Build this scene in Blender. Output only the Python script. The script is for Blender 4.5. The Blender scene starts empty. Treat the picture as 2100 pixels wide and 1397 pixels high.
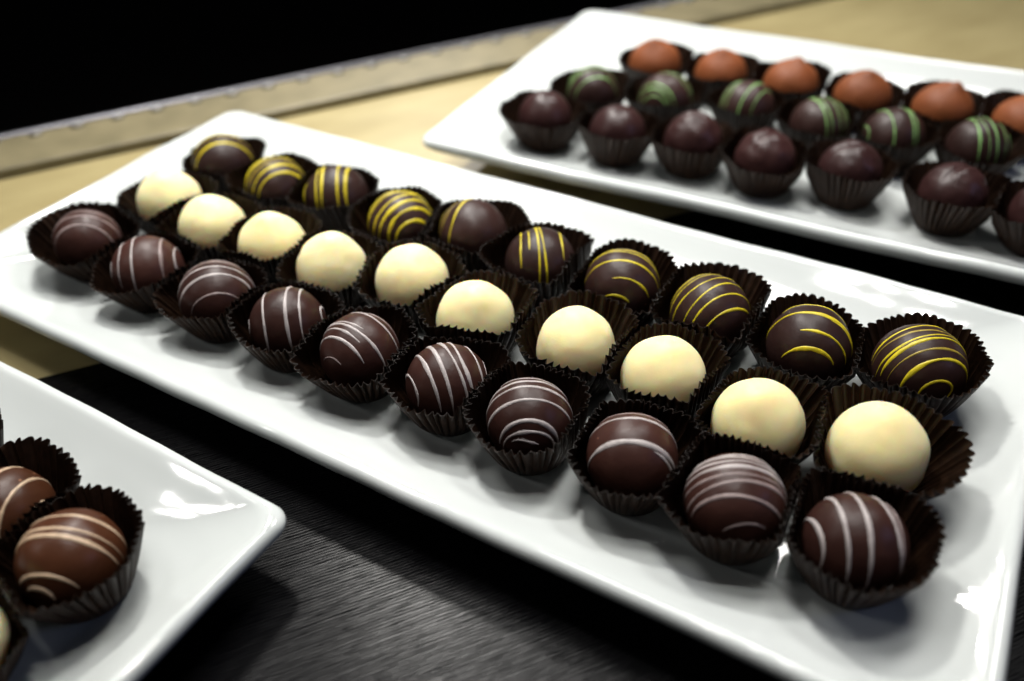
import bpy, bmesh, math, random
from mathutils import Vector, Matrix, noise

random.seed(7)
sc = bpy.context.scene
col = sc.collection
MM = 0.001
R = math.radians

# ------------------------------------------------------------------ camera
cam_d = bpy.data.cameras.new('camera')
cam = bpy.data.objects.new('camera', cam_d)
col.objects.link(cam)
PITCH, ROLL = R(39.75), R(-2.25)
fw = Vector((0, math.cos(PITCH), -math.sin(PITCH)))
rt0 = Vector((1, 0, 0))
up0 = rt0.cross(fw)
rt = rt0 * math.cos(ROLL) + up0 * math.sin(ROLL)
up = up0 * math.cos(ROLL) - rt0 * math.sin(ROLL)
m3 = Matrix((rt, up, -fw)).transposed()
cam.matrix_world = Matrix.Translation((0, 0, 0.202)) @ m3.to_4x4()
cam_d.sensor_width = 36
cam_d.lens = 1720 / 2100 * 36
cam_d.clip_start = 0.01
cam_d.clip_end = 50
cam_d.dof.use_dof = True
cam_d.dof.focus_distance = 0.259
cam_d.dof.aperture_fstop = 5.2
cam_d.dof.aperture_blades = 0
sc.camera = cam

# ------------------------------------------------------------------ world and lamps
wd = bpy.data.worlds.new('World')
sc.world = wd
wd.use_nodes = True
bg = wd.node_tree.nodes['Background']
bg.inputs[0].default_value = (0.80, 0.88, 1.0, 1)
bg.inputs[1].default_value = 0.012


def lamp(name, loc, target, watts, size, colour=(1, 1, 1), size_y=None, spread=180):
    d = bpy.data.lights.new(name, 'AREA')
    d.shape = 'RECTANGLE' if size_y else 'DISK'
    d.size = size
    if size_y:
        d.size_y = size_y
    d.energy = watts
    d.color = colour
    d.spread = R(spread)
    o = bpy.data.objects.new(name, d)
    col.objects.link(o)
    o.location = loc
    o.rotation_euler = (Vector(target) - Vector(loc)).to_track_quat('-Z', 'Y').to_euler()
    return o


T0 = (0.03, 0.30, 0.0)
POOL = (-0.02, 0.40, 0.0)
lamp('ceiling_spot', (-0.14, 0.67, 0.70), POOL, 1.15, 0.09, (1.0, 0.97, 0.92), spread=80)
for x, y in ((0.00, 0.205), (0.06, 0.18), (0.125, 0.15)):
    lamp('ceiling_spot', (x, y, 0.92), POOL, 0.18, 0.028, (1.0, 0.975, 0.94), spread=90)
for x, y, e in ((-0.44, 0.50, 0.42), (0.40, 0.74, 0.95), (0.0, 0.46, 0.85)):
    lamp('ceiling_panel', (x, y, 0.92), POOL, e, 0.26, (1.0, 0.975, 0.94), spread=78)
for x, y in ((-0.165, 1.60), (-0.218, 1.44), (-0.06, 1.69)):
    lamp('hanging_lamp', (x, y, 0.90), POOL, 1.6, 0.03, (1.0, 0.97, 0.93), 0.08)
for x, y in ((-1.01, 0.18), (-1.10, 0.13)):
    lamp('ceiling_spot', (x, y, 0.90), POOL, 0.5, 0.032, (1.0, 0.98, 0.95))
lamp('blue_fill', (0.75, -0.05, 0.50), POOL, 0.36, 0.22, (0.40, 0.50, 1.0))  # added weak bluish fill from the right front, its source unseen

sc.view_settings.view_transform = 'Standard'
sc.view_settings.look = 'None'
sc.view_settings.exposure = 0.14
sc.view_settings.gamma = 1.0


# ------------------------------------------------------------------ materials
def new_mat(name):
    m = bpy.data.materials.new(name)
    m.use_nodes = True
    nt = m.node_tree
    return m, nt, nt.nodes['Principled BSDF']


def N(nt, kind, **kw):
    n = nt.nodes.new(kind)
    for k, v in kw.items():
        if k in n.inputs:
            n.inputs[k].default_value = v
        else:
            setattr(n, k, v)
    return n


def ramp(nt, stops):
    r = nt.nodes.new('ShaderNodeValToRGB')
    e = r.color_ramp.elements
    while len(e) < len(stops):
        e.new(0.5)
    for i, (p, c) in enumerate(stops):
        e[i].position = p
        e[i].color = c if len(c) == 4 else (*c, 1)
    return r


def mapping(nt, scale=(1, 1, 1), rot=(0, 0, 0), coord='Object'):
    tc = nt.nodes.new('ShaderNodeTexCoord')
    mp = nt.nodes.new('ShaderNodeMapping')
    mp.inputs['Scale'].default_value = scale
    mp.inputs['Rotation'].default_value = rot
    nt.links.new(tc.outputs[coord], mp.inputs['Vector'])
    return mp


def bump(nt, src, dist, strength, chain=None):
    b = nt.nodes.new('ShaderNodeBump')
    b.inputs['Distance'].default_value = dist
    b.inputs['Strength'].default_value = strength
    nt.links.new(src, b.inputs['Height'])
    if chain is not None:
        nt.links.new(chain.outputs[0], b.inputs['Normal'])
    return b


def chocolate(name, a, b, rough, crumb=None, sss=0.0, sss_r=(1, .4, .25)):
    m, nt, p = new_mat(name)
    L = nt.links.new
    mp = mapping(nt)
    n1 = N(nt, 'ShaderNodeTexNoise', Scale=90.0, Detail=5.0, Roughness=0.6)
    L(mp.outputs[0], n1.inputs['Vector'])
    oi = nt.nodes.new('ShaderNodeObjectInfo')
    mixf = N(nt, 'ShaderNodeMath', operation='MULTIPLY_ADD')
    L(oi.outputs['Random'], mixf.inputs[0])
    mixf.inputs[1].default_value = 0.5
    L(n1.outputs['Fac'], mixf.inputs[2])
    r = ramp(nt, [(0.35, a), (1.0, b)])
    L(mixf.outputs[0], r.inputs['Fac'])
    colour = r.outputs['Color']
    # tiny pale crumbs and pores
    vo = N(nt, 'ShaderNodeTexVoronoi', Scale=420.0)
    L(mp.outputs[0], vo.inputs['Vector'])
    lt = N(nt, 'ShaderNodeMath', operation='LESS_THAN')
    L(vo.outputs['Distance'], lt.inputs[0])
    lt.inputs[1].default_value = 0.24 if sss > 0.5 else 0.17
    gate = N(nt, 'ShaderNodeMath', operation='GREATER_THAN')
    sep = nt.nodes.new('ShaderNodeSeparateColor')
    L(vo.outputs['Color'], sep.inputs[0])
    L(sep.outputs[0], gate.inputs[0])
    gate.inputs[1].default_value = 0.965 if sss > 0.5 else 0.90
    both = N(nt, 'ShaderNodeMath', operation='MULTIPLY')
    L(lt.outputs[0], both.inputs[0])
    L(gate.outputs[0], both.inputs[1])
    if crumb:
        mx = N(nt, 'ShaderNodeMix', data_type='RGBA')
        L(both.outputs[0], mx.inputs[0])
        L(colour, mx.inputs[6])
        mx.inputs[7].default_value = (*crumb, 1)
        colour = mx.outputs[2]
    L(colour, p.inputs['Base Color'])
    n2 = N(nt, 'ShaderNodeTexNoise', Scale=160.0, Detail=3.0)
    L(mp.outputs[0], n2.inputs['Vector'])
    n3 = N(nt, 'ShaderNodeTexNoise', Scale=1400.0, Detail=3.0)
    L(mp.outputs[0], n3.inputs['Vector'])
    rr = N(nt, 'ShaderNodeMapRange')
    rr.inputs['To Min'].default_value = rough - 0.07
    rr.inputs['To Max'].default_value = rough + 0.10
    L(n2.outputs['Fac'], rr.inputs['Value'])
    L(rr.outputs[0], p.inputs['Roughness'])
    b1 = bump(nt, n2.outputs['Fac'], 0.0006, 0.12 if sss > 0.5 else 0.35)
    b2 = bump(nt, n3.outputs['Fac'], 0.00006, 0.5, b1)
    b3 = bump(nt, both.outputs[0], 0.00016, 0.7, b2)
    L(b3.outputs[0], p.inputs['Normal'])
    p.inputs['IOR'].default_value = 1.45
    p.inputs['Specular IOR Level'].default_value = 0.34
    if sss:
        p.inputs['Subsurface Weight'].default_value = sss
        p.inputs['Subsurface Radius'].default_value = sss_r
        p.inputs['Subsurface Scale'].default_value = 0.005
    return m


MAT = {}
MAT['dark'] = chocolate('dark_chocolate', (0.018, 0.0080, 0.0068), (0.036, 0.0158, 0.0130), 0.40, (0.22, 0.08, 0.06))
MAT['semi'] = chocolate('semisweet_chocolate', (0.024, 0.0090, 0.0070), (0.052, 0.0195, 0.0145), 0.39, (0.20, 0.09, 0.06))
MAT['plain'] = chocolate('bitter_chocolate', (0.022, 0.0088, 0.0088), (0.038, 0.0145, 0.0135), 0.36, (0.12, 0.05, 0.04))
MAT['milk'] = chocolate('milk_chocolate', (0.17, 0.048, 0.0135), (0.23, 0.066, 0.019), 0.55, None, 0.15)
MAT['caramel'] = chocolate('caramel_chocolate', (0.044, 0.0150, 0.0062), (0.070, 0.0235, 0.0100), 0.36, (0.32, 0.15, 0.08))
MAT['white'] = chocolate('white_chocolate', (0.965, 0.80, 0.42), (0.975, 0.84, 0.49), 0.42, (0.80, 0.58, 0.22), 0.9, (1.0, 0.52, 0.20))


def icing(name, c, rough=0.42, chocolate_mix=0.0):
    m, nt, p = new_mat(name)
    L = nt.links.new
    mp = mapping(nt)
    n = N(nt, 'ShaderNodeTexNoise', Scale=500.0, Detail=3.0)
    L(mp.outputs[0], n.inputs['Vector'])
    d = tuple(x * 0.72 for x in c)
    r = ramp(nt, [(0.3, d), (0.7, c)])
    L(n.outputs['Fac'], r.inputs['Fac'])
    L(r.outputs['Color'], p.inputs['Base Color'])
    p.inputs['Roughness'].default_value = rough
    b = bump(nt, n.outputs['Fac'], 0.0001, 0.5)
    L(b.outputs[0], p.inputs['Normal'])
    return m


MAT['yellow'] = icing('yellow_icing', (0.68, 0.55, 0.015))
MAT['yellow_thin'] = icing('thin_yellow_icing', (0.34, 0.25, 0.025))
MAT['white_icing'] = icing('white_icing', (0.47, 0.42, 0.41))
MAT['white_thin'] = icing('thin_white_icing', (0.30, 0.23, 0.22))
MAT['green'] = icing('green_icing', (0.22, 0.44, 0.13))
MAT['cream_icing'] = icing('cream_icing', (0.62, 0.45, 0.30))

# glazed porcelain
m, nt, p = new_mat('glazed_porcelain')
mp = mapping(nt)
n = N(nt, 'ShaderNodeTexNoise', Scale=55.0, Detail=2.0)
nt.links.new(mp.outputs[0], n.inputs['Vector'])
n4 = N(nt, 'ShaderNodeTexNoise', Scale=8.0, Detail=2.0)
nt.links.new(mp.outputs[0], n4.inputs['Vector'])
r = ramp(nt, [(0.3, (0.565, 0.60, 0.588)), (0.7, (0.61, 0.64, 0.628))])
nt.links.new(n4.outputs['Fac'], r.inputs['Fac'])
nt.links.new(r.outputs['Color'], p.inputs['Base Color'])
p.inputs['Roughness'].default_value = 0.06
p.inputs['IOR'].default_value = 1.5
b = bump(nt, n.outputs['Fac'], 0.0006, 0.13)
nt.links.new(b.outputs[0], p.inputs['Normal'])
MAT['porcelain'] = m

# glassine paper of the cups
m, nt, p = new_mat('brown_glassine_paper')
mp = mapping(nt)
n = N(nt, 'ShaderNodeTexNoise', Scale=350.0, Detail=4.0)
nt.links.new(mp.outputs[0], n.inputs['Vector'])
r = ramp(nt, [(0.3, (0.0085, 0.0040, 0.0022)), (0.75, (0.022, 0.0105, 0.0056))])
nt.links.new(n.outputs['Fac'], r.inputs['Fac'])
nt.links.new(r.outputs['Color'], p.inputs['Base Color'])
p.inputs['Roughness'].default_value = 0.40
p.inputs['Specular IOR Level'].default_value = 0.18
b = bump(nt, n.outputs['Fac'], 0.0003, 0.4)
nt.links.new(b.outputs[0], p.inputs['Normal'])
MAT['paper'] = m

# black ribbed mat
m, nt, p = new_mat('black_ribbed_fabric')
mp = mapping(nt, scale=(0.10, 1.0, 1.0))
wv = nt.nodes.new('ShaderNodeTexWave')
wv.wave_type = 'BANDS'
wv.bands_direction = 'Y'
wv.inputs['Scale'].default_value = 320.0
wv.inputs['Distortion'].default_value = 4.0
wv.inputs['Detail'].default_value = 3.0
wv.inputs['Detail Scale'].default_value = 2.2
wv.inputs['Detail Roughness'].default_value = 0.7
nt.links.new(mp.outputs[0], wv.inputs['Vector'])
mp2 = mapping(nt, scale=(25, 70, 40))
n2 = N(nt, 'ShaderNodeTexNoise', Scale=1.0, Detail=2.0, Roughness=0.5)
nt.links.new(mp2.outputs[0], n2.inputs['Vector'])
mp3 = mapping(nt, scale=(110, 1300, 100))
n3 = N(nt, 'ShaderNodeTexNoise', Scale=1.0, Detail=3.0, Roughness=0.7)
nt.links.new(mp3.outputs[0], n3.inputs['Vector'])
mul0 = N(nt, 'ShaderNodeMath', operation='MULTIPLY_ADD')
nt.links.new(wv.outputs['Fac'], mul0.inputs[0])
mul0.inputs[1].default_value = 0.45
nt.links.new(n3.outputs['Fac'], mul0.inputs[2])
mul = N(nt, 'ShaderNodeMath', operation='MULTIPLY')
nt.links.new(mul0.outputs[0], mul.inputs[0])
soft = N(nt, 'ShaderNodeMapRange')
soft.inputs['To Min'].default_value = 0.42
soft.inputs['To Max'].default_value = 0.62
nt.links.new(n2.outputs['Fac'], soft.inputs['Value'])
nt.links.new(soft.outputs[0], mul.inputs[1])
r = ramp(nt, [(0.20, (0.0015, 0.0015, 0.002)), (0.60, (0.006, 0.006, 0.0066))])
nt.links.new(mul.outputs[0], r.inputs['Fac'])
nt.links.new(r.outputs['Color'], p.inputs['Base Color'])
sp = ramp(nt, [(0.24, (0.005, 0.005, 0.005)), (0.58, (0.24, 0.24, 0.24))])
nt.links.new(mul.outputs[0], sp.inputs['Fac'])
nt.links.new(sp.outputs['Color'], p.inputs['Specular IOR Level'])
p.inputs['Roughness'].default_value = 0.27
b = bump(nt, mul0.outputs[0], 0.00005, 1.0)
nt.links.new(b.outputs[0], p.inputs['Normal'])
MAT['mat'] = m

# tan table top
m, nt, p = new_mat('tan_laminate')
mp = mapping(nt, scale=(14, 40, 14))
n = N(nt, 'ShaderNodeTexNoise', Scale=1.0, Detail=6.0, Roughness=0.6)
nt.links.new(mp.outputs[0], n.inputs['Vector'])
r = ramp(nt, [(0.25, (0.26, 0.21, 0.096)), (0.75, (0.37, 0.31, 0.155))])
nt.links.new(n.outputs['Fac'], r.inputs['Fac'])
nt.links.new(r.outputs['Color'], p.inputs['Base Color'])
p.inputs['Roughness'].default_value = 0.33
b = bump(nt, n.outputs['Fac'], 0.001, 0.3)
nt.links.new(b.outputs[0], p.inputs['Normal'])
MAT['tan'] = m

m, nt, p = new_mat('grey_tan_edge_band')
mp = mapping(nt, scale=(60, 60, 60))
n = N(nt, 'ShaderNodeTexNoise', Scale=1.0, Detail=5.0)
nt.links.new(mp.outputs[0], n.inputs['Vector'])
r = ramp(nt, [(0.3, (0.14, 0.12, 0.066)), (0.7, (0.20, 0.17, 0.096))])
nt.links.new(n.outputs['Fac'], r.inputs['Fac'])
nt.links.new(r.outputs['Color'], p.inputs['Base Color'])
p.inputs['Roughness'].default_value = 0.4
MAT['band'] = m

m, nt, p = new_mat('dull_metal_trim')
p.inputs['Base Color'].default_value = (0.06, 0.06, 0.068, 1)
p.inputs['Metallic'].default_value = 0.8
n = N(nt, 'ShaderNodeTexNoise', Scale=200.0)
r = ramp(nt, [(0.3, (0.22, 0.22, 0.22)), (0.7, (0.4, 0.4, 0.4))])
nt.links.new(n.outputs['Fac'], r.inputs['Fac'])
nt.links.new(r.outputs['Color'], p.inputs['Roughness'])
MAT['metal'] = m

m, nt, p = new_mat('bright_stud_metal')
p.inputs['Base Color'].default_value = (0.15, 0.145, 0.13, 1)
p.inputs['Metallic'].default_value = 0.9
n = N(nt, 'ShaderNodeTexNoise', Scale=300.0)
r = ramp(nt, [(0.3, (0.38, 0.38, 0.38)), (0.7, (0.52, 0.52, 0.52))])
nt.links.new(n.outputs['Fac'], r.inputs['Fac'])
nt.links.new(r.outputs['Color'], p.inputs['Roughness'])
MAT['bright_metal'] = m

m, nt, p = new_mat('dark_floor')
n = N(nt, 'ShaderNodeTexNoise', Scale=6.0, Detail=4.0)
r = ramp(nt, [(0.3, (0.008, 0.006, 0.006)), (0.7, (0.014, 0.011, 0.010))])
nt.links.new(n.outputs['Fac'], r.inputs['Fac'])
nt.links.new(r.outputs['Color'], p.inputs['Base Color'])
p.inputs['Roughness'].default_value = 0.9
p.inputs['Specular IOR Level'].default_value = 0.1
MAT['floor'] = m


# ------------------------------------------------------------------ helpers
def mesh_obj(name, verts, faces, mat, parent=None, smooth=True):
    me = bpy.data.meshes.new(name)
    me.from_pydata(verts, [], faces)
    me.update()
    if smooth:
        for f in me.polygons:
            f.use_smooth = True
    me.materials.append(mat)
    o = bpy.data.objects.new(name, me)
    col.objects.link(o)
    if parent:
        o.parent = parent
    return o


def tag(o, label, cat, group=None, kind=None):
    o['label'] = label
    o['category'] = cat
    if group:
        o['group'] = group
    if kind:
        o['kind'] = kind
    return o


def box(name, x0, x1, y0, y1, z0, z1, mat, parent=None, bevel=0.0, segs=3):
    bm = bmesh.new()
    bmesh.ops.create_cube(bm, size=1)
    for v in bm.verts:
        v.co = Vector((x0 + (v.co.x + .5) * (x1 - x0), y0 + (v.co.y + .5) * (y1 - y0), z0 + (v.co.z + .5) * (z1 - z0)))
    if bevel:
        bmesh.ops.bevel(bm, geom=bm.edges[:], offset=bevel, segments=segs, profile=0.5, affect='EDGES')
    me = bpy.data.meshes.new(name)
    bm.to_mesh(me)
    bm.free()
    me.materials.append(mat)
    o = bpy.data.objects.new(name, me)
    col.objects.link(o)
    if parent:
        o.parent = parent
    return o


# ------------------------------------------------------------------ setting
fl = box('floor', -6, 6, -3, 9, -0.80, -0.75, MAT['floor'])
fl['kind'] = 'structure'

# table: local x runs along its far edge, local y away from the camera; far edge is y = 0
EDGE_ANG = R(24.2)
tb = bpy.data.objects.new('table', None)
col.objects.link(tb)
tb.location = (-0.155, 0.487, 0)
tb.rotation_euler = (0, 0, EDGE_ANG)
tag(tb, 'tan table with a raised studded edge band at its far side', 'table')
TZ = -0.0012
box('table_top', -1.0, 1.2, -0.95, -0.047, TZ - 0.028, TZ, MAT['tan'], tb, 0.001, 2)
box('edge_band', -1.0, 1.2, -0.0465, -0.007, TZ - 0.028, TZ + 0.0050, MAT['band'], tb, 0.0016, 4)
# rolled metal trim along the outer edge
prof = []
for k in range(13):
    a = math.pi * k / 12
    prof.append((-0.0035 + 0.0033 * math.cos(math.pi - a), TZ + 0.0030 + 0.0030 * math.sin(a)))
prof = [(-0.0068, TZ - 0.027)] + prof + [(-0.0002, TZ - 0.027)]
v, f = [], []
nx = 2
for i in range(nx):
    for (y, z) in prof:
        v.append((-1.0 + 2.2 * i / (nx - 1), y, z))
k = len(prof)
for j in range(k - 1):
    f.append((j, j + 1, k + j + 1, k + j))
f.append(tuple(range(k)))
f.append(tuple(range(2 * k - 1, k - 1, -1)))
mesh_obj('metal_trim', v, f, MAT['metal'], tb)
# studs along the band
bm = bmesh.new()
bmesh.ops.create_uvsphere(bm, u_segments=14, v_segments=8, radius=0.0026)
for vv in list(bm.verts):
    vv.co.z *= 0.75
    vv.co.x *= 1.5
stud = bpy.data.meshes.new('stud')
bm.to_mesh(stud)
bm.free()
for fc in stud.polygons:
    fc.use_smooth = True
stud.materials.append(MAT['bright_metal'])
for i in range(34):
    o = bpy.data.objects.new('stud', stud)
    col.objects.link(o)
    o.parent = tb
    o.location = (-0.20 + i * 0.0213, -0.0115, TZ + 0.0052)

# black mat: its far edge runs at 20.9 degrees
mt = box('table_mat', -0.7, 0.9, -0.62, 0.0, TZ + 0.00005, -0.0001, MAT['mat'], None, 0.0004, 2)
mt.location = (-0.166, 0.2352, 0)
mt.rotation_euler = (0, 0, R(20.9))
tag(mt, 'black finely ribbed table mat under the three white platters', 'mat')


# ------------------------------------------------------------------ platters
def make_platter(length, width, rim_z, well_z, flange, seed, label):
    """local frame: origin at the middle, x along the length"""
    rnd = random.Random(seed)
    ph = [rnd.uniform(0, 6.28) for _ in range(8)]
    a, b_ = length / 2, width / 2
    fl_ = flange
    profile = [
        (fl_ + 9, 2.2), (fl_ + 5.5, 2.0), (fl_ + 4.5, 0.15), (fl_ + 3.5, 0.0), (fl_ + 1.0, 0.0), (fl_ - 0.5, 0.8),
        (fl_ - 3, 3.2), (fl_ * .6, well_z - 4.2 + (rim_z - well_z) * .34), (4.4, rim_z - 6.6), (1.9, rim_z - 6.0), (0.6, rim_z - 4.8),
        (0.05, rim_z - 3.3), (0.15, rim_z - 1.9), (0.8, rim_z - 0.75), (1.8, rim_z - 0.12), (2.8, rim_z), (3.6, rim_z - 0.18), (4.4, rim_z - 0.6)]
    x0, x1 = 4.4, fl_ - 2
    z0, z1 = rim_z - 0.6, well_z + 1.0
    for k in range(1, 9):
        t = k / 8
        s = t + 0.10 * math.sin(math.pi * t)
        profile.append((x0 + (x1 - x0) * t, z0 + (z1 - z0) * s))
    profile += [(fl_ - 0.6, well_z + 0.5), (fl_ + 1.0, well_z + 0.2), (fl_ + 3.0, well_z + 0.05), (fl_ + 6.0, well_z), (fl_ + 14, well_z)]
    CS, SL, SS = 10, 48, 22
    rings = []
    for (ins, z) in profile:
        aa, bb = a - ins, b_ - ins
        rc = min(6.5 + max(ins, 0) * 0.62, bb * 0.95)
        pts = []
        corners = [(aa - rc, bb - rc, 0), (-(aa - rc), bb - rc, 90), (-(aa - rc), -(bb - rc), 180), (aa - rc, -(bb - rc), 270)]
        for ci, (cx, cy, a0) in enumerate(corners):
            arc = [(cx + rc * math.cos(R(a0 + 90 * q / CS)), cy + rc * math.sin(R(a0 + 90 * q / CS))) for q in range(CS + 1)]
            pts += arc
            nx_, ny_, na = corners[(ci + 1) % 4]
            nxt = (nx_ + rc * math.cos(R(na)), ny_ + rc * math.sin(R(na)))
            cnt = SL if ci % 2 == 0 else SS
            lx, ly = arc[-1]
            for q in range(1, cnt):
                t = q / cnt
                pts.append((lx + (nxt[0] - lx) * t, ly + (nxt[1] - ly) * t))
        ring = []
        for (x, y) in pts:
            u = max(0.0, 1 - ins / fl_)
            wob = 0.30 * math.sin(x * 0.055 + ph[0]) + 0.25 * math.sin(y * 0.09 + ph[1]) + 0.10 * math.sin(x * .21 + y * .17 + ph[2])
            dx = 0.12 * math.sin(y * 0.11 + ph[3])
            dy = 0.22 * math.sin(x * 0.045 + ph[4]) + 0.06 * math.sin(x * .19 + ph[5])
            ring.append(((x + dx * u) * MM, (y + dy * u) * MM, (z + wob * u * (1 if z > 3 else 0)) * MM))
        rings.append(ring)
    n_ = len(rings[0])
    verts = [q for rg in rings for q in rg]
    faces = []
    for i in range(len(rings) - 1):
        for j in range(n_):
            j2 = (j + 1) % n_
            faces.append((i * n_ + j2, i * n_ + j, (i + 1) * n_ + j, (i + 1) * n_ + j2))
    # close the well and the underside
    base = len(verts)
    verts.append((0, 0, well_z * MM))
    verts.append((0, 0, 2.2 * MM))
    last = (len(rings) - 1) * n_
    for j in range(n_):
        j2 = (j + 1) % n_
        faces.append((last + j2, last + j, base))
        faces.append((j, j2, base + 1))
    o = mesh_obj('serving_platter', verts, [tuple(reversed(fc)) for fc in faces], MAT['porcelain'])
    tag(o, label, 'platter', 'white rectangular serving platters')
    return o


class Plat:
    def __init__(s, origin, ang, length, width, rim_z, well_z, flange, seed, label, ox, oy):
        """origin: world position (mm) of a corner of the rim; (ox, oy): that corner in the local frame whose x runs along the length"""
        s.ang = R(ang)
        s.o = Vector((origin[0], origin[1], 0))
        s.L, s.W, s.rim, s.well, s.fl = length, width, rim_z, well_z, flange
        s.ox, s.oy = ox, oy
        s.obj = make_platter(length, width, rim_z, well_z, flange, seed, label)
        c = s.to_world(length / 2 - ox, width / 2 - oy)
        s.obj.location = (c.x * MM, c.y * MM, 0.0)
        s.obj.rotation_euler = (0, 0, s.ang)

    def to_world(s, x, y):
        """(x, y) measured from the corner"""
        c, sn = math.cos(s.ang), math.sin(s.ang)
        return s.o + Vector((c * x - sn * y, sn * x + c * y, 0))

    def height(s, x, y):
        X, Y = x + s.ox, y + s.oy
        ins = min(X, s.L - X, Y, s.W - Y)
        if ins >= s.fl + 3:
            return s.well
        t = min(1, max(0, (s.fl + 1 - ins) / (s.fl - 2)))
        return s.well + (s.rim - s.well) * t + 0.15


plat_mid = Plat((-139.8, 414.2), -31.6, 379, 167, 21.8, 9.0, 30, 1,
                'white platter in the middle with yellow-striped, white and white-striped truffles', 0, 167)
plat_far = Plat((-41.3, 364.4), -29.3, 436, 196, 24.5, 10.0, 35, 2,
                'white platter at the back holding reddish milk, green-striped and plain dark truffles', 0, 0)
plat_near = Plat((-61.3, 148.4), -32.2, 379, 167, 21.8, 9.0, 30, 3,
                 'white platter cut off at the lower left with milk chocolate truffles', 379, 167)


# ------------------------------------------------------------------ truffles and cups
class Truffle:
    pass


ALL = []


def add(plat, x, y, rad, shape, mat, alpha, stripes, icing_mat, label, cup_label, group, cup_group, cup_r=20.3, cup_h=16.8, seed=None):
    t = Truffle()
    t.plat, t.x, t.y, t.rad, t.shape, t.mat = plat, x, y, rad, shape, mat
    t.alpha, t.stripes, t.icing, t.label, t.cup_label = alpha, stripes, icing_mat, label, cup_label
    t.group, t.cup_group, t.cup_r, t.cup_h = group, cup_group, cup_r, cup_h
    t.seed = seed if seed is not None else len(ALL) * 13 + 5
    t.w = plat.to_world(x, y)
    ALL.append(t)


def surface_fn(t):
    rnd = random.Random(t.seed)
    off = Vector((rnd.uniform(-50, 50), rnd.uniform(-50, 50), rnd.uniform(-50, 50)))
    sx, sy, sz = 1 + rnd.uniform(-.025, .025), 1 + rnd.uniform(-.025, .025), 1 + rnd.uniform(-.03, .02)
    tip = Vector((rnd.uniform(-.22, .22), rnd.uniform(-.22, .22), 1)).normalized()
    tiph = rnd.uniform(.09, .19)
    shape = t.shape
    crease_a = rnd.uniform(0, 3.14)

    def fn(d):
        """d: unit direction; returns the point on the surface in units of the radius"""
        k = 1 + 0.020 * noise.noise(d * 1.6 + off) + 0.008 * noise.noise(d * 4.2 + off)
        x, y, z = d.x * sx, d.y * sy, d.z * sz
        if shape == 'dome':       # upright, bulging sides with a blunt peak
            q = 1 - abs(d.z) ** 2
            hor = math.sqrt(d.x * d.x + d.y * d.y) + 1e-9
            if d.z < 0:
                g = min(1.0, (hor ** 0.72)) / hor
                x *= g; y *= g
                z = d.z * 0.96
            e = max(0.0, d.dot(tip))
            k += tiph * e ** 9 - 0.035 * e ** 3
            z *= 1.03
            k += 0.020 * noise.noise(d * 1.9 - off) + 0.022 * math.exp(-((d.z + 0.30 + 0.1 * noise.noise(d * 1.3 + off)) / 0.16) ** 2)
            k -= 0.035 * max(0.0, noise.noise(d * 3.6 + off * 1.7) - 0.30)
        elif shape == 'nub':      # swirl tip on top
            e = max(0.0, d.dot(tip))
            k += tiph * 0.9 * e ** 50 + 0.04 * e ** 8
            z *= 0.93
            k += 0.012 * math.sin(9 * math.atan2(d.y, d.x) * .33 + 5 * d.z) * max(0, d.z)
        elif shape == 'crinkle':  # folded coating near the top
            e = max(0.0, d.z)
            u = d.x * math.cos(crease_a) + d.y * math.sin(crease_a)
            k += -0.075 * math.exp(-(u / 0.10) ** 2) * e ** 3 + 0.03 * e ** 6
            k += 0.035 * noise.noise(d * 3.3 + off) * (0.4 + e)
        else:
            if d.z < -0.75:
                z = max(z, -0.93)
        return Vector((x, y, z)) * k
    return fn


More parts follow.
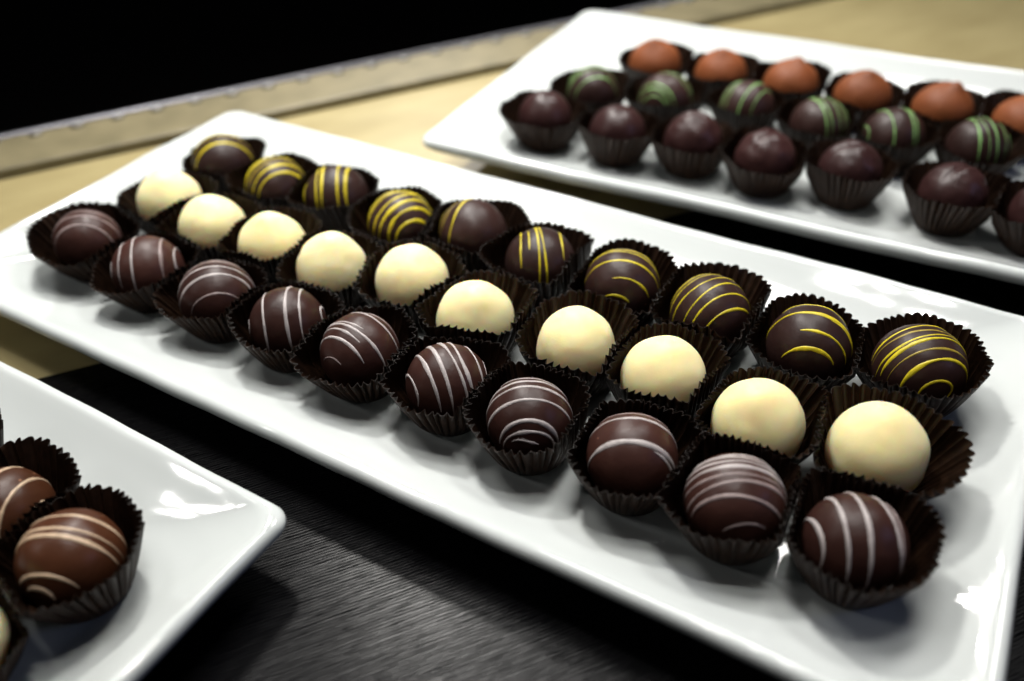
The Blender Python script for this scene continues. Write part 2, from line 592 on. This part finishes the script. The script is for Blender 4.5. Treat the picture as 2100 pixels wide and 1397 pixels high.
def make_truffle(t):
    fn = surface_fn(t)
    nu, nv = 56, 34
    verts, faces = [], []
    for j in range(1, nv):
        th = math.pi * j / nv
        for i in range(nu):
            a = 2 * math.pi * i / nu
            verts.append(fn(Vector((math.sin(th) * math.cos(a), math.sin(th) * math.sin(a), math.cos(th)))) * t.rad * MM)
    top = len(verts); verts.append(fn(Vector((0, 0, 1))) * t.rad * MM)
    bot = len(verts); verts.append(fn(Vector((0, 0, -1))) * t.rad * MM)
    for j in range(nv - 2):
        for i in range(nu):
            i2 = (i + 1) % nu
            faces.append((j * nu + i, (j + 1) * nu + i, (j + 1) * nu + i2, j * nu + i2))
    for i in range(nu):
        i2 = (i + 1) % nu
        faces.append((top, i, i2))
        faces.append(((nv - 2) * nu + i2, (nv - 2) * nu + i, bot))
    t.zmin = min(q.z for q in verts)
    o = mesh_obj('truffle', verts, faces, MAT[t.mat])
    tag(o, t.label, 'truffle', t.group)
    # drizzle
    rnd = random.Random(t.seed + 99)
    head = R(t.alpha)
    d = Vector((math.cos(head), math.sin(head), 0))
    nrm = Vector((-math.sin(head), math.cos(head), 0))
    for st in t.stripes:
        off, wid = st[0], st[1] * 0.86
        t0, t1 = (st[2], st[3]) if len(st) > 3 else (rnd.uniform(-14, 4), rnd.uniform(176, 194))
        mat = MAT[st[4]] if len(st) > 4 else MAT[t.icing]
        p1, p2, f1 = rnd.uniform(0, 6.28), rnd.uniform(0, 6.28), rnd.uniform(1.0, 2.2)
        skew = rnd.uniform(-.05, .05)
        ns = 40
        cross = [(-1, -0.008), (-0.72, 0.008), (-0.3, 0.015), (0.3, 0.015), (0.72, 0.008), (1, -0.008)]
        vv, ff = [], []
        for i in range(ns + 1):
            s = i / ns
            tt = R(t0 + (t1 - t0) * s)
            taper = min(1.0, (0.12 + 3.6 * min(s, 1 - s))) ** 0.8
            wv = wid * taper * (1 + 0.22 * math.sin(f1 * tt * 1.6 + p1) + 0.45 * noise.noise(Vector((tt * 1.9 + p1 * 7, p2 * 5, 0))) + 0.18 * noise.noise(Vector((tt * 7 + p2 * 7, p1 * 5, 3))))
            if t0 > -20 and s < 0.07 and p1 > 3:
                wv *= 1.25
            o0 = off + 0.022 * math.sin(f1 * tt + p2) + skew * math.cos(tt)
            for (c, h) in cross:
                oo = max(-0.985, min(0.985, o0 + c * wv * math.sqrt(max(0.04, 1 - o0 * o0))))
                q = nrm * oo + (d * math.cos(tt) + Vector((0, 0, 1)) * math.sin(tt)) * math.sqrt(1 - oo * oo)
                q.normalize()
                hh = h * (0.35 + 0.65 * taper) * min(1.4, wid / 0.045)
                vv.append((fn(q) + q * hh) * t.rad * MM)
        k = len(cross)
        for i in range(ns):
            for c in range(k - 1):
                ff.append((i * k + c, i * k + c + 1, (i + 1) * k + c + 1, (i + 1) * k + c))
        mesh_obj('drizzle_stripe' if wid > 0.032 else 'drizzle_thread', vv, ff, mat, o)
    return o


def make_cup(t):
    rnd = random.Random(t.seed + 31)
    PLEATS = rnd.choice((44, 46, 48, 50))
    SUB = 6
    n_ = PLEATS * SUB
    levels = [0.0, 0.06, 0.14, 0.25, 0.38, 0.52, 0.66, 0.80, 0.91, 1.0]
    r0 = 11.4
    rr = t.cup_r * rnd.uniform(0.95, 1.07)
    hh = t.cup_h * rnd.uniform(0.95, 1.05)
    ph = [rnd.uniform(0, 6.28) for _ in range(6)]
    # neighbours press the walls flat
    near = []
    for u in ALL:
        if u is not t and u.plat is t.plat:
            dv = u.w - t.w
            dist = dv.length
            if dist < 60:
                near.append((math.atan2(dv.y, dv.x), dist * t.cup_r / (t.cup_r + u.cup_r)))
    # pleats of uneven width
    jit = [rnd.uniform(-.28, .28) for _ in range(PLEATS)]
    amp = [rnd.uniform(.55, 1.4) for _ in range(PLEATS)]
    hgt = [rnd.uniform(-.35, .35) for _ in range(PLEATS)]
    TH = 0.11
    shx, shy = rnd.uniform(-1.2, 1.2), rnd.uniform(-1.2, 1.2)
    wave = [0.0, 0.55, 0.95, 1.0, 0.9, 0.45]
    outer, inner = [], []
    for li, s in enumerate(levels):
        base_r = r0 + (rr - r0) * (s ** 0.92)
        z = hh * (s ** 1.05)
        ro, ri = [], []
        for i in range(n_):
            pl, sub = divmod(i, SUB)
            frac = sub / SUB
            nj = jit[(pl + 1) % PLEATS]
            ang = 2 * math.pi * (pl + frac + jit[pl] * (1 - frac) + nj * frac) / PLEATS
            rad = base_r * (1 + 0.045 * s * math.sin(2 * ang + ph[0]) + 0.035 * s * math.sin(3 * ang + ph[1]) + 0.016 * s * math.sin(7 * ang + ph[4]))
            press = 0.0
            for (na, half) in near:
                c = math.cos(ang - na)
                if c > 0.15:
                    lim = (half - 0.95) / c
                    if rad > lim - 0.6:
                        x = rad - (lim - 0.6)
                        newr = lim - 0.6 + 0.6 * (1 - math.exp(-x / 0.6))
                        press = max(press, rad - newr)
                        rad = newr
            A = (0.15 + 0.85 * s) * 0.95 * amp[pl] * min(1, s * 6)
            A *= 1 + 0.0 * press
            wv = wave[sub] * 2 - 1
            rad2 = rad - 0.35 + A * wv * 0.9
            # the wall never cuts into the truffle
            zz = z + press * 0.35 * s + hgt[pl] * max(0, s - .8) * 5 * .6 + s * (0.9 * math.sin(ang + ph[2]) + 0.45 * math.sin(3 * ang + ph[3]) + 0.25 * math.sin(8 * ang + ph[5]))
            zb = zz + 0.3 - (t.rad + 0.6)
            if abs(zb) < t.rad:
                need = math.sqrt(t.rad ** 2 - zb ** 2) * 1.03 + 0.25
                rad2 = max(rad2, need + (0.35 * A * (wv + 1) if need > rad2 else 0))
            ux, uy = shx * s * s, shy * s * s
            ro.append(((rad2 * math.cos(ang) + ux) * MM, (rad2 * math.sin(ang) + uy) * MM, zz * MM))
            r_in = rad2 - TH
            ri.append(((r_in * math.cos(ang) + ux) * MM, (r_in * math.sin(ang) + uy) * MM, (zz + (TH if li == 0 else 0)) * MM))
        outer.append(ro)
        inner.append(ri)
    rings = outer + inner[::-1]
    verts = [q for rg in rings for q in rg]
    faces = []
    for i in range(len(rings) - 1):
        for j in range(n_):
            j2 = (j + 1) % n_
            faces.append((i * n_ + j, i * n_ + j2, (i + 1) * n_ + j2, (i + 1) * n_ + j))
    c0 = len(verts); verts.append((0, 0, 0))
    c1 = len(verts); verts.append((0, 0, TH * MM))
    last = (len(rings) - 1) * n_
    for j in range(n_):
        j2 = (j + 1) % n_
        faces.append((j2, j, c0))
        faces.append((last + j, last + j2, c1))
    o = mesh_obj('paper_cup', verts, faces, MAT['paper'])
    try:
        o.data.set_sharp_from_angle(angle=R(50))
    except Exception:
        pass
    tag(o, t.cup_label, 'paper cup', t.cup_group)
    return o


def settle(t):
    """rest the cup on the platter, leaning where the platter slopes"""
    P = t.plat
    pts = []
    for k in range(16):
        a = 2 * math.pi * k / 16
        x, y = t.x + 11.4 * math.cos(a), t.y + 11.4 * math.sin(a)
        wv = P.to_world(x, y)
        pts.append((wv.x - t.w.x, wv.y - t.w.y, P.height(x, y)))
    zc = sum(q[2] for q in pts) / 16
    gx = sum(q[0] * (q[2] - zc) for q in pts) / sum(q[0] ** 2 for q in pts)
    gy = sum(q[1] * (q[2] - zc) for q in pts) / sum(q[1] ** 2 for q in pts)
    lift = max(q[2] - (zc + gx * q[0] + gy * q[1]) for q in pts)
    nrm = Vector((-gx, -gy, 1)).normalized()
    rot = Vector((0, 0, 1)).rotation_difference(nrm)
    base = Vector((t.w.x, t.w.y, zc + lift + 0.12)) * MM
    return base, rot, nrm


ORD = ['first', 'second', 'third', 'fourth', 'fifth', 'sixth', 'seventh', 'eighth', 'ninth', 'last']
w_, n_w, thin = 0.060, 0.045, 0.026

# ---- middle platter, back row: yellow stripes
Ypos = [(43.5, -48.9), (80.3, -54.1), (108.5, -47.6), (145.9, -52.4), (175.8, -45.2), (209.5, -51.3), (242.4, -50.2), (275.7, -50.9), (309.9, -52.4), (344.8, -49.1)]
Yst = [
    (20, [(.34, .05), (.05, .03, 0, 180, 'yellow_thin'), (-.36, .06)], 'two thick curved yellow stripes'),
    (33, [(.50, .05), (.24, .065), (-.06, .05, 5, 180, 'yellow_thin'), (-.32, .055), (-.60, .060)], 'five curved yellow stripes'),
    (90, [(.90, .05), (.46, .045), (.30, .06), (-.20, .05), (-.45, .06)], 'upright yellow stripes in pairs'),
    (33, [(.55, .055), (.24, .06), (-.08, .06), (-.36, .065), (-.62, .065), (-.84, .06)], 'six close curved yellow stripes'),
    (62, [(.78, .03, 0, 180, 'yellow_thin'), (.60, .03, 0, 180, 'yellow_thin'), (.26, .05)], 'one bright yellow stripe and bare right side'),
    (93, [(.53, .040, 5, 150), (.33, .038, 70, 120), (.09, .036), (-.03, .036), (-.57, .036, 10, 140)], 'thin upright yellow lines and a small hook'),
    (-15, [(.36, .030), (.16, .028), (-.22, .040), (-.66, .034, 10, 105), (-.92, .040, 30, 150)], 'thin arching yellow lines'),
    (22, [(.60, .028), (.42, .026), (.14, .027), (-.16, .030), (-.46, .028), (-.74, .038)], 'six thin slanting yellow lines'),
    (-22, [(.48, .036), (-.02, .060), (-.12, .03, 0, 70), (-.50, .050, 5, 110), (-.80, .058, 20, 165)], 'bold yellow arches'),
    (4, [(.36, .040), (.16, .030, 0, 180, 'yellow_thin'), (-.02, .030), (-.16, .058), (-.42, .030, 10, 175, 'yellow_thin'), (-.64, .056), (-.93, .045)], 'bold level yellow arches'),
]
for i, (x, y) in enumerate(Ypos):
    al, st, look = Yst[i]
    which = ['at the far left corner', 'second from left', 'third from left', 'fourth from left', 'fifth from left', 'sixth from left',
             'fourth from right', 'third from right', 'second from right', 'at the right end'][i]
    add(plat_mid, x, y, 13.6, 'ball', 'dark', al, st, 'yellow',
        f'dark truffle with {look}, {which}, back row',
        f'brown pleated cup holding the yellow-striped truffle {which} of middle platter',
        'yellow-striped truffles on the middle platter', 'paper cups on the middle platter',
        cup_r=[20, 20, 20, 20, 20, 20.5, 20.3, 20.8, 21, 22][i], cup_h=[18, 18, 18, 18, 18, 18.6, 18.6, 18.6, 19, 19.5][i])

# ---- middle platter, middle row: white chocolate
Wpos = [(47.5, -84.4), (79.7, -91.3), (111.0, -89.9), (142.4, -91.5), (173.7, -83.9), (206.2, -91.9), (243.4, -88.5), (274.3, -89.0), (306.3, -94.7), (339.6, -90.4)]
for i, (x, y) in enumerate(Wpos):
    which = ['first from left', 'second from left', 'third from left', 'fourth from left', 'fifth from left', 'sixth from left',
             'fourth from right', 'third from right', 'second from right', 'at the right end'][i]
    add(plat_mid, x, y, [13.4, 13.4, 13.3, 13.3, 13.4, 13.4, 13.1, 13.3, 13.4, 13.6][i], 'dome', 'white', 0, [], 'white_icing',
        f'plain creamy white truffle, {which} in its row',
        f'brown pleated cup holding the creamy white truffle {which} in its row',
        'white truffles on the middle platter', 'paper cups on the middle platter',
        cup_r=[20, 20, 20, 20, 20, 20.5, 22, 21, 21, 22][i], cup_h=[18, 18, 18, 18, 18, 18.6, 18.6, 18.6, 18.6, 19][i], seed=300 + i * 7)

# ---- middle platter, front row: white stripes
Dpos = [(40.6, -121.5), (78.5, -124.0), (115.9, -124.6), (149.7, -124.6), (181.3, -124.5), (215.3, -123.3), (246.1, -125.2), (279.1, -124.2), (310.0, -126.8), (342.0, -125.0)]
wt = 'white_thin'
Dst = [
    (8, [(.20, .04, 0, 180, wt), (-.12, .05, 0, 180, wt), (-.50, .05, 0, 180, wt)], 'faint greyish stripes, leaning'),
    (98, [(.93, .045), (.55, .045), (.17, .045), (-.55, .05, 10, 180, wt), (-.88, .04)], 'four thin upright white stripes'),
    (14, [(.74, .06), (.52, .03, 0, 180, wt), (.32, .030, 0, 180, wt), (.02, .044), (-.32, .052), (-.74, .026, 10, 170, wt)], 'nested grey-white arcs'),
    (93, [(.96, .03), (.45, .05), (-.15, .058), (-.47, .044), (-.94, .05)], 'broad upright white stripes, wide bare middle'),
    (-33, [(.66, .032, 10, 170, wt), (.44, .048), (-.08, .032, 70, 160), (-.18, .052), (-.38, .038, 60, 170), (-.58, .050, 30, 175), (-.90, .024, 60, 150, wt)], 'slanting white stripes falling to the right'),
    (-66, [(-.88, .05), (-.50, .060), (-.20, .056), (.12, .060), (.32, .058), (.68, .052), (.93, .03)], 'six bold slanting white stripes'),
    (-3, [(.50, .028), (.30, .044), (.04, .046), (-.32, .050), (-.74, .062), (-.85, .050), (-.94, .05, 40, 150)], 'white arches crowded low on its front'),
    (-11, [(.50, .026, 0, 180, wt), (.24, .046), (-.40, .068), (-.48, .04, 0, 60)], 'two wide-spaced white arches'),
    (-6, [(.52, .036), (.40, .032), (.27, .045), (.08, .058), (-.10, .04, 0, 180, wt), (-.28, .05, 0, 180, wt), (-.54, .06, 5, 175, wt), (-.88, .035, 30, 150, wt)], 'many soft pinkish-white arches'),
    (91, [(.84, .058), (.42, .064), (.04, .054), (-.50, .060), (-.62, .05, 0, 180, wt)], 'four upright white stripes'),
]
for i, (x, y) in enumerate(Dpos):
    al, st, look = Dst[i]
    which = ['at the far left', 'second from left', 'third from left', 'fourth from left', 'fifth from left', 'sixth from left',
             'fourth from right', 'third from right', 'second from right', 'at the right end'][i]
    add(plat_mid, x, y, [12.8, 13.1, 13.4, 13.2, 13.3, 13.2, 13.1, 13.1, 13.4, 12.8][i], 'ball', 'semi', al, st, 'white_icing',
        f'dark truffle with {look}, {which}, front row',
        f'brown pleated cup holding the white-striped truffle {which} of middle platter front row',
        'white-striped truffles on the middle platter', 'paper cups on the middle platter',
        cup_r=[20, 20, 20, 20, 20, 20.2, 20.2, 20.2, 20, 20.5][i], cup_h=[18, 18, 18, 18, 18, 18, 18.6, 18.6, 18.6, 19][i])

# ---- far platter
Mpos = [(69.7, 130.7), (105.5, 133.2), (141.9, 133.9), (177.5, 132.6), (214.3, 133.5), (249.7, 133.6)]
for i, (x, y) in enumerate(Mpos[:6]):
    which = ['leftmost', 'second from left', 'third from left', 'fourth from left', 'fifth from left', 'sixth from left'][i]
    add(plat_far, x, y, 13.7, 'nub', 'milk', 0, [], 'white_icing',
        f'reddish milk chocolate truffle with a small tip on back platter, {which}',
        f'dark paper cup around the reddish milk truffle on back platter, {which}',
        'milk truffles on the back platter', 'paper cups on the back platter', cup_r=20.5, cup_h=17.5)
Gpos = [(53.0, 84.6), (90.1, 91.3), (129.1, 98.6), (165.1, 92.8), (197.9, 94.3), (232.7, 98.0)]
Gst = [(8, [(.34, 0.031), (.14, 0.023), (-.08, 0.035), (-.55, 0.043)], 'two green arcs'),
       (-42, [(.38, 0.023), (.16, 0.023), (-.60, 0.035), (-.75, 0.035), (-.88, 0.035)], 'short green arcs'),
       (42, [(.52, 0.043), (.36, 0.023), (-.24, 0.051), (-.62, 0.022)], 'broad slanting green stripes'),
       (102, [(.22, 0.036), (.08, 0.020), (-.22, 0.028), (-.52, 0.022), (-.82, 0.027)], 'green lines right of centre'),
       (92, [(.93, 0.033), (.38, 0.037), (-.28, 0.034), (-.40, 0.034)], 'three green stripes, two joined'),
       (90, [(.34, 0.039), (.14, 0.020), (-.14, 0.039), (-.55, 0.022), (-.88, 0.033)], 'five upright green stripes')]
for i, (x, y) in enumerate(Gpos[:6]):
    al, st, look = Gst[i]
    add(plat_far, x, y, 13.3, 'ball', 'dark', al, st, 'green',
        f'dark truffle on back platter with {look}',
        f'dark cup on back platter, its truffle with {look}',
        'green-striped truffles on the back platter', 'paper cups on the back platter', cup_r=20.0, cup_h=17.0)
Ppos = [(44.8, 44.6), (83.0, 44.6), (117.5, 51.0), (151.5, 47.9), (186.6, 53.2), (227.7, 49.1), (261.1, 44.4)]
for i, (x, y) in enumerate(Ppos):
    which = ['leftmost', 'second from left', 'third from left', 'fourth from left', 'fifth from left', 'sixth from left', 'last at right'][i]
    add(plat_far, x, y, 13.3, 'ball' if i in (0, 1) else 'crinkle', 'plain', 0, [], 'white_icing',
        f'plain glossy dark truffle in front row of back platter, {which}',
        f'pleated cup of plain dark truffle on back platter, {which}',
        'plain dark truffles on the back platter', 'paper cups on the back platter', cup_r=20.0, cup_h=18.0)

# ---- near platter
Spos = [(-37.7, -41.4), (-68.8, -40.5), (-102.2, -37.8)]
Sst = [(-3, [(.34, .050), (.02, .040), (-.14, .060), (-.78, .050, 20, 165), (-.94, .085, 35, 150)], 'cream arches, nearest lower left platter corner'),
       (78, [(.55, .045), (.0, .05), (-.55, .05), (-.9, .04)], 'upright cream stripes, left frame edge'),
       (60, [(.4, .05), (-.2, .05)], 'cream stripes, almost wholly outside the frame')]
for i, (x, y) in enumerate(Spos):
    al, st, look = Sst[i]
    add(plat_near, x, y, 12.9, 'ball', 'caramel', al, st, 'cream_icing',
        f'milk truffle, {look}',
        ['brown pleated cup of the milk truffle nearest the lower left platter corner',
         'brown pleated cup of the milk truffle at the left frame edge',
         'sliver of brown pleated cup above the others at left frame edge'][i],
        'milk truffles on the lower left platter', 'paper cups on the lower left platter', cup_r=19.5, cup_h=18.8)
add(plat_near, -45.0, -73.5, 14.0, 'dome', 'white', 0, [], 'white_icing',
    'pale truffle in the lower left corner, mostly outside the frame',
    'brown pleated cup of the pale truffle in the lower left corner',
    'pale truffles on the lower left platter', 'paper cups on the lower left platter', cup_r=19.5, cup_h=15.0)

for t in ALL:
    tr = make_truffle(t)
    cup = make_cup(t)
    base, rot, nrm = settle(t)
    rnd = random.Random(t.seed + 3)
    cup.location = base
    cup.rotation_mode = 'QUATERNION'
    cup.rotation_quaternion = rot
    tr.location = base + nrm * (-t.zmin + 0.00025)
